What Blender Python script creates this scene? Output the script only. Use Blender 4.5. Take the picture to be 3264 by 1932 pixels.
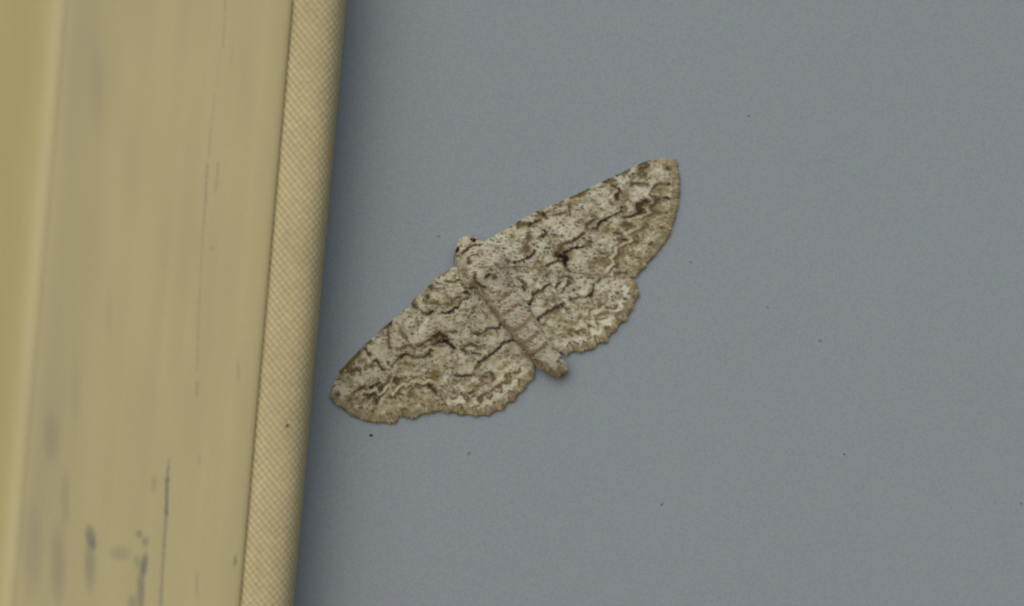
import bpy, math, random
import numpy as np
from mathutils import Matrix, Vector

# ------------------------------------------------------------------ clear
for o in list(bpy.data.objects): bpy.data.objects.remove(o)
sc = bpy.context.scene
col = sc.collection

# ------------------------------------------------------------------ scale and mapping
# 1 photograph pixel = 0.03 mm on the wall; the wall stands upright in the XZ plane, camera on -Y
S = 3.0e-5
LENS, SENSOR = 100.0, 36.0
DIST = 3264 * S * LENS / SENSOR
TH = math.radians(5.0)                       # the camera is held 5 degrees askew, the frame is plumb
CT, ST = math.cos(TH), math.sin(TH)

# ------------------------------------------------------------------ camera
cam = bpy.data.cameras.new('camera')
camo = bpy.data.objects.new('camera', cam); col.objects.link(camo)
cam.lens = LENS; cam.sensor_width = SENSOR; cam.clip_start = 0.005; cam.clip_end = 50
camo.matrix_world = Matrix(((CT, -ST, 0, 0), (0, 0, -1, -DIST), (ST, CT, 0, 0), (0, 0, 0, 1)))
cam.dof.use_dof = True; cam.dof.focus_distance = DIST - 0.0034; cam.dof.aperture_fstop = 7.1
sc.camera = camo

# ------------------------------------------------------------------ daylight in the shade: sky and a very soft sun
SUN_EL, SUN_AZ = 36.0, -26.0                  # azimuth measured from straight behind the camera towards its right (negative: left)
w = bpy.data.worlds.new('World'); sc.world = w; w.use_nodes = True
nt = w.node_tree; bg = nt.nodes['Background']
sky = nt.nodes.new('ShaderNodeTexSky'); sky.sky_type = 'NISHITA'; sky.sun_disc = False
sky.sun_elevation = math.radians(SUN_EL); sky.sun_rotation = math.radians(180 - SUN_AZ)
sky.dust_density = 3.0; sky.air_density = 1.0
nt.links.new(sky.outputs[0], bg.inputs[0]); bg.inputs[1].default_value = 0.0675
sun = bpy.data.lights.new('sun', 'SUN'); sun.energy = 1.5; sun.angle = math.radians(105); sun.color = (1, .95, .88)
suno = bpy.data.objects.new('sun', sun); col.objects.link(suno)
e, a = math.radians(SUN_EL), math.radians(SUN_AZ)
sd = Vector((math.sin(a) * math.cos(e), -math.cos(a) * math.cos(e), math.sin(e)))
suno.rotation_euler = sd.to_track_quat('Z', 'Y').to_euler()
suno.location = sd * .5
sc.view_settings.view_transform = 'Standard'; sc.view_settings.look = 'None'
sc.view_settings.gamma = 1; sc.view_settings.exposure = 0.0

# K turns a colour as the photograph shows it into the paint's own colour under this light
KW = np.array([1.40, 1.46, 1.54])
#KCAL
rng = np.random.default_rng(7)

def lin(c):
    c = np.asarray(c, float) / 255.0
    return np.where(c <= .04045, c / 12.92, ((c + .055) / 1.055) ** 2.4)
def alb(c): return np.clip(lin(c) * KW, 0, .9)

def W(x, y, d):
    """photograph pixel (x, y) at d metres in front of the wall -> world coordinates"""
    x = np.asarray(x, float); y = np.asarray(y, float); d = np.asarray(d, float) + 0 * x
    k = S * (DIST - d) / DIST
    X = (x - 1632) * k; Y = (966 - y) * k
    return np.stack([X * CT - Y * ST, -d, X * ST + Y * CT], -1)
def unW(p):
    k = S * (DIST + p[..., 1]) / DIST
    u, v = p[..., 0], p[..., 2]
    X = (u * CT + v * ST) / k; Y = (-u * ST + v * CT) / k
    return X + 1632, 966 - Y

def noise(h, w_, cell, seed, cy=None):
    """smooth value noise in 0..1 on an h x w_ canvas"""
    r = np.random.default_rng(seed); cy = cy or cell
    gh, gw = int(h / cy) + 3, int(w_ / cell) + 3
    g = r.random((gh, gw))
    yy = np.arange(h) / cy; xx = np.arange(w_) / cell
    y0 = yy.astype(int); x0 = xx.astype(int); fy = yy - y0; fx = xx - x0
    fy = fy * fy * (3 - 2 * fy); fx = fx * fx * (3 - 2 * fx)
    a_ = g[y0][:, x0]; b_ = g[y0][:, x0 + 1]; c_ = g[y0 + 1][:, x0]; d_ = g[y0 + 1][:, x0 + 1]
    fy = fy[:, None]; fx = fx[None]
    return (a_ * (1 - fx) + b_ * fx) * (1 - fy) + (c_ * (1 - fx) + d_ * fx) * fy

class Canvas:
    """pigment of a surface, in the photograph's own colours and pixels"""
    def __init__(s, x0, y0, x1, y1, base, warp=2.5, seed=1):
        s.x0, s.y0, s.w, s.h = x0, y0, int(x1 - x0), int(y1 - y0)
        s.c = np.zeros((s.h, s.w, 3)) + np.array(base, float)
        yy, xx = np.mgrid[0:s.h, 0:s.w].astype(float)
        s.xx = xx + x0 + warp * 2 * (noise(s.h, s.w, 9, seed + 1) - .5) + warp * 2 * (noise(s.h, s.w, 4, seed + 2) - .5)
        s.yy = yy + y0 + warp * 2 * (noise(s.h, s.w, 9, seed + 3) - .5) + warp * 2 * (noise(s.h, s.w, 4, seed + 4) - .5)
        s.an = .68 + .35 * noise(s.h, s.w, 5, seed + 5) + .25 * (noise(s.h, s.w, 2.5, seed + 6) - .5)
    def win(s, xa, ya, xb, yb):
        return (slice(max(0, int(ya - s.y0)), max(0, min(s.h, int(yb - s.y0) + 1))),
                slice(max(0, int(xa - s.x0)), max(0, min(s.w, int(xb - s.x0) + 1))))
    def mix(s, sl, m, colr, al):
        m = np.clip(m * al * s.an[sl] * 1.25, 0, 1)[..., None]
        s.c[sl] = s.c[sl] * (1 - m) + np.array(colr, float) * m
    def line(s, pts, wd, colr, al=.9, soft=1.5):
        P = np.array(pts, float); r = wd / 2; R = r + soft * 2 + 6
        sl = s.win(P[:, 0].min() - R, P[:, 1].min() - R, P[:, 0].max() + R, P[:, 1].max() + R)
        X, Y = s.xx[sl], s.yy[sl]
        if X.size == 0: return
        D = np.full(X.shape, 1e9)
        for (ax, ay), (bx, by) in zip(P[:-1], P[1:]):
            vx, vy = bx - ax, by - ay; L = vx * vx + vy * vy + 1e-9
            t = np.clip(((X - ax) * vx + (Y - ay) * vy) / L, 0, 1)
            D = np.minimum(D, np.hypot(X - ax - t * vx, Y - ay - t * vy))
        s.mix(sl, np.clip((r + soft - D) / (2 * soft), 0, 1), colr, al)
    def spot(s, x, y, rx, ry, colr, al=.9, ang=0, soft=.5):
        R = max(rx, ry) * (1 + soft) + 6; sl = s.win(x - R, y - R, x + R, y + R)
        X, Y = s.xx[sl] - x, s.yy[sl] - y
        if X.size == 0: return
        c_, s_ = math.cos(ang), math.sin(ang)
        D = np.hypot((X * c_ + Y * s_) / rx, (-X * s_ + Y * c_) / ry)
        s.mix(sl, np.clip((1 + soft - D) / (2 * soft), 0, 1), colr, al)
    def sample(s, x, y):
        xi = np.clip(x - s.x0, 0, s.w - 1.001); yi = np.clip(y - s.y0, 0, s.h - 1.001)
        x0 = xi.astype(int); y0 = yi.astype(int); fx = (xi - x0)[..., None]; fy = (yi - y0)[..., None]
        x1 = np.minimum(x0 + 1, s.w - 1); y1 = np.minimum(y0 + 1, s.h - 1)
        return (s.c[y0, x0] * (1 - fx) + s.c[y0, x1] * fx) * (1 - fy) + (s.c[y1, x0] * (1 - fx) + s.c[y1, x1] * fx) * fy

# ------------------------------------------------------------------ mesh helpers
def mesh(name, V, F, mat, parent=None, colors=None, smooth=True):
    me = bpy.data.meshes.new(name)
    V = np.asarray(V, float).reshape(-1, 3)
    me.from_pydata(V.tolist(), [], [tuple(int(i) for i in f) for f in F])
    if colors is not None:
        ca = me.color_attributes.new('pigment', 'FLOAT_COLOR', 'POINT')
        C = np.ones((len(V), 4)); C[:, :3] = colors
        ca.data.foreach_set('color', C.ravel())
    if smooth: me.polygons.foreach_set('use_smooth', [True] * len(me.polygons))
    me.materials.append(mat); me.update()
    o = bpy.data.objects.new(name, me); col.objects.link(o)
    if parent is not None: o.parent = parent
    return o
def gridfaces(n, m, off=0):
    i, j = np.meshgrid(np.arange(n - 1), np.arange(m - 1), indexing='ij'); a_ = i * m + j + off
    return np.stack([a_, a_ + 1, a_ + m + 1, a_ + m], -1).reshape(-1, 4)
def tag(o, label=None, cat=None, kind=None, group=None):
    if label: o['label'] = label
    if cat: o['category'] = cat
    if kind: o['kind'] = kind
    if group: o['group'] = group
    return o
def empty(name, loc):
    o = bpy.data.objects.new(name, None); o.empty_display_size = .005; o.location = loc; col.objects.link(o); return o
def localise(o, root):
    """child keeps its world place while hanging under an Empty that is not at the origin"""
    o.matrix_parent_inverse = Matrix.Translation(root.location).inverted()

# ------------------------------------------------------------------ materials
def base_mat(name, rough=.6, spec=.3):
    m = bpy.data.materials.new(name); m.use_nodes = True
    n = m.node_tree; b = n.nodes['Principled BSDF']
    b.inputs['Roughness'].default_value = rough; b.inputs['Specular IOR Level'].default_value = spec
    return m, n, b
def add_bump(n, b, scale, strength, dist, detail=3):
    tc = n.nodes.new('ShaderNodeTexCoord'); nz = n.nodes.new('ShaderNodeTexNoise'); nz.inputs['Scale'].default_value = scale
    nz.inputs['Detail'].default_value = detail; n.links.new(tc.outputs['Object'], nz.inputs['Vector'])
    bp = n.nodes.new('ShaderNodeBump'); bp.inputs['Strength'].default_value = strength; bp.inputs['Distance'].default_value = dist
    n.links.new(nz.outputs['Fac'], bp.inputs['Height']); n.links.new(bp.outputs[0], b.inputs['Normal'])
def painted(name, rough, spec, bump, grain=0.0, gscale=9000):
    """colour comes from the mesh's pigment attribute, with fine colour grain in the surface"""
    m, n, b = base_mat(name, rough, spec)
    at = n.nodes.new('ShaderNodeAttribute'); at.attribute_name = 'pigment'
    out = at.outputs['Color']
    if grain: out = grain_mix(n, out, grain, gscale)
    n.links.new(out, b.inputs['Base Color'])
    if bump: add_bump(n, b, *bump)
    return m
def grain_mix(n, src, amt, scale):
    tc = n.nodes.new('ShaderNodeTexCoord'); nz = n.nodes.new('ShaderNodeTexNoise')
    nz.inputs['Scale'].default_value = scale; nz.inputs['Detail'].default_value = 2
    n.links.new(tc.outputs['Object'], nz.inputs['Vector'])
    mp = n.nodes.new('ShaderNodeVectorMath'); mp.operation = 'MULTIPLY_ADD'
    n.links.new(nz.outputs['Color'], mp.inputs[0]); mp.inputs[1].default_value = (amt,) * 3; mp.inputs[2].default_value = (1 - amt / 2,) * 3
    mu = n.nodes.new('ShaderNodeVectorMath'); mu.operation = 'MULTIPLY'
    n.links.new(src, mu.inputs[0]); n.links.new(mp.outputs[0], mu.inputs[1])
    return mu.outputs[0]

m_wall, n, b = base_mat('matt_blue_grey_paint', .62, .25)
rgb = n.nodes.new('ShaderNodeRGB'); rgb.outputs[0].default_value = (*alb((128, 136, 141)), 1)
tc = n.nodes.new('ShaderNodeTexCoord'); nz = n.nodes.new('ShaderNodeTexNoise'); nz.inputs['Scale'].default_value = 45; nz.inputs['Detail'].default_value = 4
n.links.new(tc.outputs['Object'], nz.inputs['Vector'])
mr = n.nodes.new('ShaderNodeMapRange'); mr.inputs['To Min'].default_value = .965; mr.inputs['To Max'].default_value = 1.035
n.links.new(nz.outputs['Fac'], mr.inputs['Value'])
vm = n.nodes.new('ShaderNodeVectorMath'); vm.operation = 'SCALE'
n.links.new(rgb.outputs[0], vm.inputs[0]); n.links.new(mr.outputs[0], vm.inputs['Scale'])
n.links.new(grain_mix(n, vm.outputs[0], .65, 5000), b.inputs['Base Color'])
add_bump(n, b, 2500, .12, .0001)

m_frame = painted('cream_paint', .5, .3, (2200, .10, .0001), .26, 8000)
m_cord = painted('woven_beige_cloth', .85, .15, (9000, .25, .0001), .22, 9000)
m_wing = painted('scaled_wing', .9, .08, (14000, .5, .00006), .30, 12000)
m_hair = painted('scale_hair', .85, .1, None)
m_eye, n, b = base_mat('dark_compound_eye', .3, .5); b.inputs['Base Color'].default_value = (.03, .022, .014, 1)
m_speck, n, b = base_mat('brown_dirt', .8, .2); b.inputs['Base Color'].default_value = (*alb((70, 58, 42)), 1)

# ------------------------------------------------------------------ wall
def slab(name, x0, x1, z0, z1, y0, y1, mat, parent=None):
    V = [(x, y, z) for y in (y0, y1) for x in (x0, x1) for z in (z0, z1)]
    F = [(0, 2, 3, 1), (4, 5, 7, 6), (0, 1, 5, 4), (2, 6, 7, 3), (0, 4, 6, 2), (1, 3, 7, 5)]
    return mesh(name, V, F, mat, parent, smooth=False)
wall = slab('wall', -.075, .075, -.06, .06, 0, .012, m_wall)
tag(wall, 'pale blue-grey painted wall on which the moth rests', kind='structure')

# specks of dirt stuck to the wall
def blob(name, x, y, rx, ry, ang, hgt, mat, seed, parent, d0=0.0):
    r = np.random.default_rng(seed); V = []; F = []; nA, nR = 12, 4
    jit = 1 + .35 * (r.random(nA) - .5)
    for k in range(nR):
        f = math.cos(k / nR * math.pi / 2)
        for i in range(nA):
            t = 2 * math.pi * i / nA; px, py = rx * jit[i] * f * math.cos(t), ry * jit[i] * f * math.sin(t)
            V.append(W(x + px * math.cos(ang) - py * math.sin(ang), y + px * math.sin(ang) + py * math.cos(ang), d0 + hgt * math.sin(k / nR * math.pi / 2)))
    V.append(W(x, y, d0 + hgt))
    for k in range(nR - 1):
        for i in range(nA):
            F.append((k * nA + i, k * nA + (i + 1) % nA, (k + 1) * nA + (i + 1) % nA, (k + 1) * nA + i))
    for i in range(nA): F.append(((nR - 1) * nA + i, (nR - 1) * nA + (i + 1) % nA, nR * nA))
    return mesh(name, V, F, mat, parent)
m_speck_pale, n, b = base_mat('orange_dust', .8, .2); b.inputs['Base Color'].default_value = (*alb((150, 118, 92)), 1)
m_speck_grey, n, b = base_mat('grey_dust', .8, .2); b.inputs['Base Color'].default_value = (*alb((112, 115, 113)), 1)
for i, (x, y, rx, ry, an, mm) in enumerate([
        (1183, 1388, 7, 5, .1, m_speck), (1494, 1445, 6, 3.4, -1, m_speck_grey), (2386, 368, 5, 3.5, .2, m_speck_grey),
        (2614, 1085, 5, 4, 0, m_speck_grey), (2690, 1447, 5, 3.4, .5, m_speck_grey), (2109, 1607, 6, 3.2, -1.2, m_speck_grey),
        (2447, 978, 4, 2.6, -.8, m_speck_grey), (2202, 835, 4, 2.6, 1, m_speck_grey),
        (1397, 752, 5, 4, 0, m_speck_pale), (3254, 1604, 5, 3, .3, m_speck_grey)]):
    blob('dirt_speck', x, y, rx, ry, an, .00008, mm, 20 + i, wall)

# ------------------------------------------------------------------ door frame: lipped board with a raised rounded rail
def smooth_profile(P, step):
    P = np.array(P, float); Q = [P[0]]
    for _ in range(3):                                   # Chaikin corner cutting
        N = [P[0]]
        for a_, b_ in zip(P[:-1], P[1:]): N += [a_ * .75 + b_ * .25, a_ * .25 + b_ * .75]
        N.append(P[-1]); P = np.array(N)
    seg = np.hypot(np.diff(P[:, 0]), np.diff(P[:, 1] / (S * 1000))); L = np.r_[0, np.cumsum(seg)]
    t = np.linspace(0, L[-1], max(8, int(L[-1] / step)))
    return np.stack([np.interp(t, L, P[:, 0]), np.interp(t, L, P[:, 1])], -1)
FC = Canvas(-420, -260, 900, 2200, (173, 162, 119), warp=1.5, seed=50)
FC.an[:] = .8
yyf, xxf = np.mgrid[0:FC.h, 0:FC.w]; xf = xxf + FC.x0; yf = yyf + FC.y0
# distance from the rail's foot, measured along the tilted frame
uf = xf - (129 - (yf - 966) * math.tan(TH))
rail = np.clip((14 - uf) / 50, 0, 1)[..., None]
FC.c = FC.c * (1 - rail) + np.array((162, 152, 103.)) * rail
# long vertical tide marks in the old paint
us = (xf + (yf - 966) * math.tan(TH)).astype(float)
st = noise(1, 1500, 38, 81)[0] * .5 + noise(1, 1500, 14, 82)[0] * .3 + noise(1, 1500, 5, 83)[0] * .2
stv = st[np.clip((us + 450).astype(int), 0, 1499)]
lowf = noise(FC.h, FC.w, 160, 84, 420); low2 = noise(FC.h, FC.w, 60, 85, 260)
strip = (np.exp(-((uf + 25) / 30.) ** 2))[..., None] * .6  # lit edge of the rail, painted in as a paler strip
FC.c = FC.c * (1 - strip) + np.array((186, 175, 132.)) * strip
FC.c *= (1 + .025 * (stv - .5) * (.4 + lowf) + .03 * (low2 - .5))[..., None]
foot = (np.exp(-((uf - 60) / 85.) ** 2) * (.35 + .65 * lowf))[..., None] * .5  # soft shade beside the rail's foot, painted into the board colour
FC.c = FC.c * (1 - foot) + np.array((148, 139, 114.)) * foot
BL = (88, 90, 96); BG = (112, 108, 96)
L_ = lambda p, w_, al, c=BL, so=2.5: FC.line(p, w_, c, al, so)
L_([(720, -40), (718, 30), (714, 100), (711, 150)], 3, .34)
L_([(704, 160), (697, 205), (690, 270)], 2.5, .12)
L_([(686, 300), (678, 360), (670, 430), (664, 500)], 4, .22)
L_([(661, 520), (657, 580), (655, 640)], 4, .48)
L_([(655, 640), (650, 700), (646, 760)], 4, .32)
L_([(646, 760), (641, 850), (639, 900)], 3, .20)
L_([(638, 915), (636, 960), (633, 1030), (630, 1100), (627, 1180)], 3.2, .34)
L_([(629, 1220), (627, 1262)], 9, .22)
L_([(695, 520), (692, 570), (688, 610)], 4.5, .32); L_([(740, 150), (735, 210)], 3, .14)
L_([(690, 740), (689, 830)], 3, .08); FC.spot(673, 793, 5, 5, BL, .3)
L_([(541, 1460), (537, 1490)], 4, .3); L_([(537, 1488), (533, 1530)], 8, .45)
L_([(533, 1528), (531, 1585), (530, 1640)], 10, .62); L_([(530, 1630), (527, 1680), (522, 1740)], 8, .4)
L_([(522, 1740), (518, 1820), (514, 1880), (510, 1990)], 9, .36, BL, 4)
FC.spot(460, 1800, 9, 34, BL, .6, .12); FC.spot(452, 1850, 10, 60, BL, .26); FC.spot(436, 1790, 10, 20, BL, .22)
FC.spot(444, 1702, 9, 12, BL, .42); FC.spot(463, 1728, 11, 16, BL, .32); FC.spot(447, 1900, 12, 60, BG, .5)
FC.spot(289, 1712, 15, 32, BL, .48, -.15); FC.spot(296, 1735, 10, 14, BL, .35); FC.spot(287, 1800, 16, 70, BG, .42)
FC.spot(490, 1540, 8, 24, BL, .22); FC.spot(383, 1764, 30, 22, BG, .28); FC.spot(749, 1787, 4.5, 16, BL, .55, .15)
FC.spot(163, 1390, 22, 70, BG, .22); FC.spot(207, 1590, 15, 80, BG, .2); FC.spot(100, 1740, 30, 130, BG, .2)
FC.spot(185, 1800, 22, 110, BG, .28); FC.spot(310, 270, 20, 130, BG, .12); FC.spot(627, 1860, 6, 40, BL, .16)
FC.spot(421, 1922, 12, 20, BL, .3); FC.spot(637, 1465, 4, 20, BL, .15); FC.spot(760, 1180, 4, 40, BG, .2)
FC.spot(348, 1000, 10, 70, BG, .08); FC.spot(240, 1250, 16, 120, BG, .1)

def extrude(name, prof, v0, v1, dv, parent):
    """profile given as (photo x on the middle row, mm off the wall), swept along the plumb line"""
    p = W(prof[:, 0], 966.0, prof[:, 1] / 1000)            # world points on the middle row
    # slide each back to the row where z = 0 so that the sweep is truly vertical
    u = p[:, 0] + p[:, 2] * math.tan(TH) * 0
    vv = np.arange(v0, v1 + dv, dv) * S
    V = np.zeros((len(prof), len(vv), 3)); V[..., 0] = u[:, None]; V[..., 1] = p[:, 1][:, None]; V[..., 2] = vv[None]
    px, py = unW(V)
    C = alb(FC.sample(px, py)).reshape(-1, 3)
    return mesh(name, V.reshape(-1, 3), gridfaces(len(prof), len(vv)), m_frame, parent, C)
def midx(x): return x
frame = empty('door_frame', (-.05, 0, -.04))
tag(frame, 'old cream painted frame with blue-grey scuff marks, left of the beige cord', 'frame')
# pixel x is read on the middle row; the sweep line through that pixel has this x there
board = smooth_profile([(1002, .05), (1002, .05), (1000, .3), (986, 5.0), (980, 5.0), (850, 5.0), (800, 5.0), (790, 5.2), (790, 7.6), (800, 7.85), (842, 7.85), (848, 7.88), (850, 8.0), (848, 8.25), (840, 8.42), (826, 8.56), (780, 8.8), (600, 9.5), (400, 10.3),
                        (220, 11.0), (150, 11.27), (118, 11.35), (100, 11.35)], 4.5)
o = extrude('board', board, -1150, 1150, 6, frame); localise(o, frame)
railp = smooth_profile([(175, 11.08), (150, 11.21), (131, 11.34), (122, 11.40), (114, 11.42), (100, 11.40), (60, 11.2), (30, 11.1), (-40, 11.1), (-200, 11.2), (-380, 11.3), (-860, 11.3),
                        (-870, 11.2), (-870, .05)], 5)
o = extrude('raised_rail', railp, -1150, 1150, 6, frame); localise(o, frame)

# ------------------------------------------------------------------ woven cord tucked under the frame's lip
R = 101.0; CX = 920.0; AX = 5.25
phi = np.linspace(math.radians(-12), math.radians(192), 160)
vv = np.arange(-1150, 1151, 3.0)
ex = 2 / 2.7
sgn = lambda v: np.sign(v) * np.abs(v) ** ex
pu, pd = sgn(np.cos(phi)) * R, sgn(np.sin(phi)) * R
al_ = np.r_[0, np.cumsum(np.hypot(np.diff(pu), np.diff(pd)))]; ww = al_[-1] - al_      # arc length from the left
Vg, Wg = np.meshgrid(vv, ww)
n1 = noise(len(phi), len(vv), 60, 90, 40) - .5
Wg2 = Wg + 4 * n1; P_ = 24.3
# threads laid on the bias, every crossing a small raised lozenge
aa = (Vg + Wg2) / P_; bb = (Vg - Wg2) / P_
sa_, sb_ = np.abs(np.sin(np.pi * aa)), np.abs(np.sin(np.pi * bb))
mixr = np.clip(Wg / al_[-1], 0, 1)
over = sa_ * sb_
hh = 2.3 * ((.55 - .35 * mixr) * sa_ ** .6 + (.55 + .0 * mixr) * (sa_ * sb_) ** .5) + .5 * (noise(len(phi), len(vv), 3, 91) - .5)
rad = (R - 4 + hh)
ph = phi[:, None]
cxw = W(CX, 966.0, AX / 1000)[0]
V = np.zeros(rad.shape + (3,))
V[..., 0] = cxw + rad * sgn(np.cos(ph)) * S * .99
V[..., 1] = -(AX / 1000 + rad * sgn(np.sin(ph)) * S * 1.02)
V[..., 2] = Vg * S
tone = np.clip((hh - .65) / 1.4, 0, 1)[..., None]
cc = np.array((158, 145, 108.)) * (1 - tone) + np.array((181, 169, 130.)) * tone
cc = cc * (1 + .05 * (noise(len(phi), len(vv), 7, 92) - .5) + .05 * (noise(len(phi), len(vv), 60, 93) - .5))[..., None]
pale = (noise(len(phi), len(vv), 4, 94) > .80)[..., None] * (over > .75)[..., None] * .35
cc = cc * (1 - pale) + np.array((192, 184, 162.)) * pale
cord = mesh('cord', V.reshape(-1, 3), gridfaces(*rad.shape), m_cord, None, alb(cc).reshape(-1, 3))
tag(cord, 'beige cord in diagonal woven cloth running between cream frame and blue-grey wall', 'cord')
blob('dirt_speck', 915, 1356, 5, 4, .2, .00012, m_speck, 77, cord, .00838)

# ------------------------------------------------------------------ the moth: pigment
# margins
MR_F = [(2104, 505), (2138, 504), (2150, 508), (2158, 519), (2163, 537), (2167, 565), (2168, 593), (2167, 622), (2163, 650), (2156, 684), (2150, 706), (2141, 732), (2132, 760), (2109, 789), (2090, 811), (2067, 839), (2044, 865), (2025, 885)]
MR_H = [(2013, 893), (2023, 899), (2032, 910), (2037, 928), (2035, 946), (2027, 964), (2012, 985), (2010, 999), (1994, 1020), (1979, 1035), (1961, 1053), (1946, 1073), (1935, 1090), (1905, 1100), (1881, 1118), (1855, 1121), (1828, 1124), (1801, 1133)]
ML_F = [(1051, 1252), (1054, 1276), (1070, 1291), (1098, 1309), (1123, 1327), (1151, 1339), (1182, 1348), (1224, 1349), (1259, 1351), (1270, 1341), (1275, 1327), (1291, 1330), (1315, 1337), (1329, 1334), (1343, 1323), (1368, 1318), (1396, 1314), (1412, 1310)]
ML_H = [(1412, 1314), (1450, 1319), (1480, 1324), (1510, 1327), (1540, 1328), (1562, 1322), (1587, 1312), (1602, 1304), (1619, 1289), (1639, 1277), (1652, 1262), (1672, 1239), (1692, 1217), (1709, 1192)]
LT = (161, 158, 136)
MC = Canvas(1020, 470, 2200, 1380, LT, warp=2.2, seed=3)
H, Wd = MC.h, MC.w
K_ = (40, 35, 27); B_ = (80, 68, 46); T_ = (128, 119, 92); O_ = (98, 86, 56); WH = (186, 182, 160)
FR = (146, 133, 101)
# clouding: large pale and tan patches
c1 = noise(H, Wd, 44, 11) * .6 + noise(H, Wd, 18, 12) * .4
mm = np.clip((c1 - .46) * 4.2, 0, 1)[..., None] * .75
MC.c = MC.c * (1 - mm) + np.array(T_) * mm
c2 = noise(H, Wd, 26, 13) * .5 + noise(H, Wd, 11, 14) * .5
mm = np.clip((c2 - .58) * 4.5, 0, 1)[..., None] * .4
MC.c = MC.c * (1 - mm) + np.array(WH) * mm
# the left pair of wings carries a little more tan
yyc, xxc = np.mgrid[0:H, 0:Wd]
side = np.clip(((1560 - (xxc + 1020)) * .79 + ((yyc + 470) - 900) * .61) / 120, 0, 1)[..., None] * .20
MC.c = MC.c * (1 - side) + np.array((132, 124, 94)) * side
MC.an0 = MC.an.copy()
def band(pts, wd, c, al): MC.line(pts, wd, c, al, wd * .35)
# tan trailing strip of the forewings and shade bands
band([(1640, 852), (1740, 862), (1840, 872), (1930, 878), (2010, 880)], 24, T_, .6)
band([(1445, 1120), (1452, 1160), (1440, 1215), (1415, 1290)], 22, T_, .45)
band([(1470, 1050), (1520, 985), (1545, 945)], 16, T_, .3)
band([(1930, 700), (1950, 760), (1910, 820), (1890, 860)], 60, T_, .35)
band([(1985, 800), (2040, 740), (2100, 640)], 44, T_, .55)
band([(1960, 850), (2040, 810)], 40, T_, .5)
band([(1280, 1160), (1340, 1190), (1380, 1230)], 50, T_, .5)
band([(1120, 1290), (1200, 1310), (1290, 1290), (1380, 1270)], 44, T_, .5)
band([(1720, 1070), (1760, 1010), (1830, 985), (1910, 960)], 34, T_, .5)
band([(1790, 1060), (1850, 1025), (1930, 990)], 16, T_, .6)
band([(1640, 1120), (1590, 1160), (1540, 1195), (1480, 1225)], 30, T_, .5)
band([(1640, 1200), (1590, 1250), (1530, 1275)], 14, T_, .5)

# fine dark scales strewn over the wings, mostly lying level
r2 = np.random.default_rng(5)
def strew(n_, cs, sx, sy, a0, a1, dens=None):
    for _ in range(n_):
        x = r2.uniform(1030, 2180); y = r2.uniform(490, 1370)
        # skip far from the diagonal body of the moth
        t = abs((x - 1620) * .61 + (y - 900) * .79)
        if t > 290: continue
        MC.spot(x, y, r2.uniform(*sx), r2.uniform(*sy), cs[r2.integers(len(cs))], r2.uniform(a0, a1), r2.normal(-.05, .3), .6)
strew(4200, [WH, (182, 178, 160)], (3.5, 8), (2.2, 5), .2, .5)
strew(600, [B_, (100, 88, 60), (96, 80, 54)], (5, 12), (3, 6), .25, .65)
strew(700, [WH], (6, 13), (3, 7), .25, .6)
strew(9500, [B_, K_, (60, 52, 40), (80, 70, 50)], (2.0, 4.6), (1.2, 2.2), .30, .9)
strew(1700, [B_, (110, 92, 60)], (3.5, 8), (2.2, 4), .2, .65)

def k(p, w_=5, al=.95, c=K_):
    if sum(c) < 330: MC.line(p, w_ * 2.4, B_, .38, 4)
    MC.line(p, w_ * 1.12, c, al, 2.0)
def bl(x, y, r, al=.8, c=B_, ry=None, ang=0): MC.spot(x, y, r, ry or r, c, al, ang, .5)
# ---- right forewing
for p in [[(2085, 575), (2078, 589), (2067, 610), (2054, 620), (2064, 626), (2081, 640), (2067, 654), (2056, 661), (2068, 671), (2071, 677), (2057, 684), (2036, 694), (2015, 697), (1997, 700), (2016, 708),
           (2043, 721), (2029, 731), (2007, 738), (1990, 747), (2007, 758), (2014, 766), (1996, 775), (1972, 785), (1962, 790), (1965, 806), (1956, 817), (1944, 823), (1953, 832), (1958, 840), (1944, 850), (1930, 867)]]:
    pass
ZIG = p
bl(2100, 607, 26, .55, O_, 17); bl(2110, 655, 24, .35, T_, 18)
bl(1992, 622, 15, .7, (106, 88, 58), 13); bl(2000, 600, 14, .5, T_, 12); bl(2036, 535, 16, .4, O_, 8)
bl(2000, 716, 21, .95, B_, 12); bl(1995, 708, 12, .8, B_, 7); bl(2048, 667, 20, .6, B_, 14); bl(2074, 650, 14, .8, B_, 12)
bl(1980, 763, 20, .8, (84, 72, 48), 8); bl(1928, 832, 28, .75, (104, 86, 56), 12); bl(2028, 762, 10, .9, (84, 66, 46), 13)
bl(1934, 732, 9, .8, (108, 84, 50), 11); bl(1965, 848, 8, .8); bl(1787, 800, 15, .75, B_, 20); bl(1815, 815, 20, .75, (108, 90, 58), 13); bl(1878, 770, 12, .75, B_, 8)
bl(1686, 751, 8, .8, B_, 16); bl(1678, 790, 10, .8, (88, 72, 48), 18); bl(1665, 798, 9, .6); bl(1784, 653, 7, .6); bl(1765, 655, 5, .5)
bl(1850, 705, 12, .6, B_, 8); bl(1816, 668, 5, .8, B_, 20); bl(1869, 719, 7, .8); bl(1869, 732, 9, .8); bl(1960, 740, 16, .5, T_, 8)
bl(1905, 672, 14, .5, T_, 8); bl(1895, 642, 10, .75, B_, 4); bl(1912, 621, 9, .6, B_, 4); bl(2005, 850, 22, .4, T_, 12)
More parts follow.
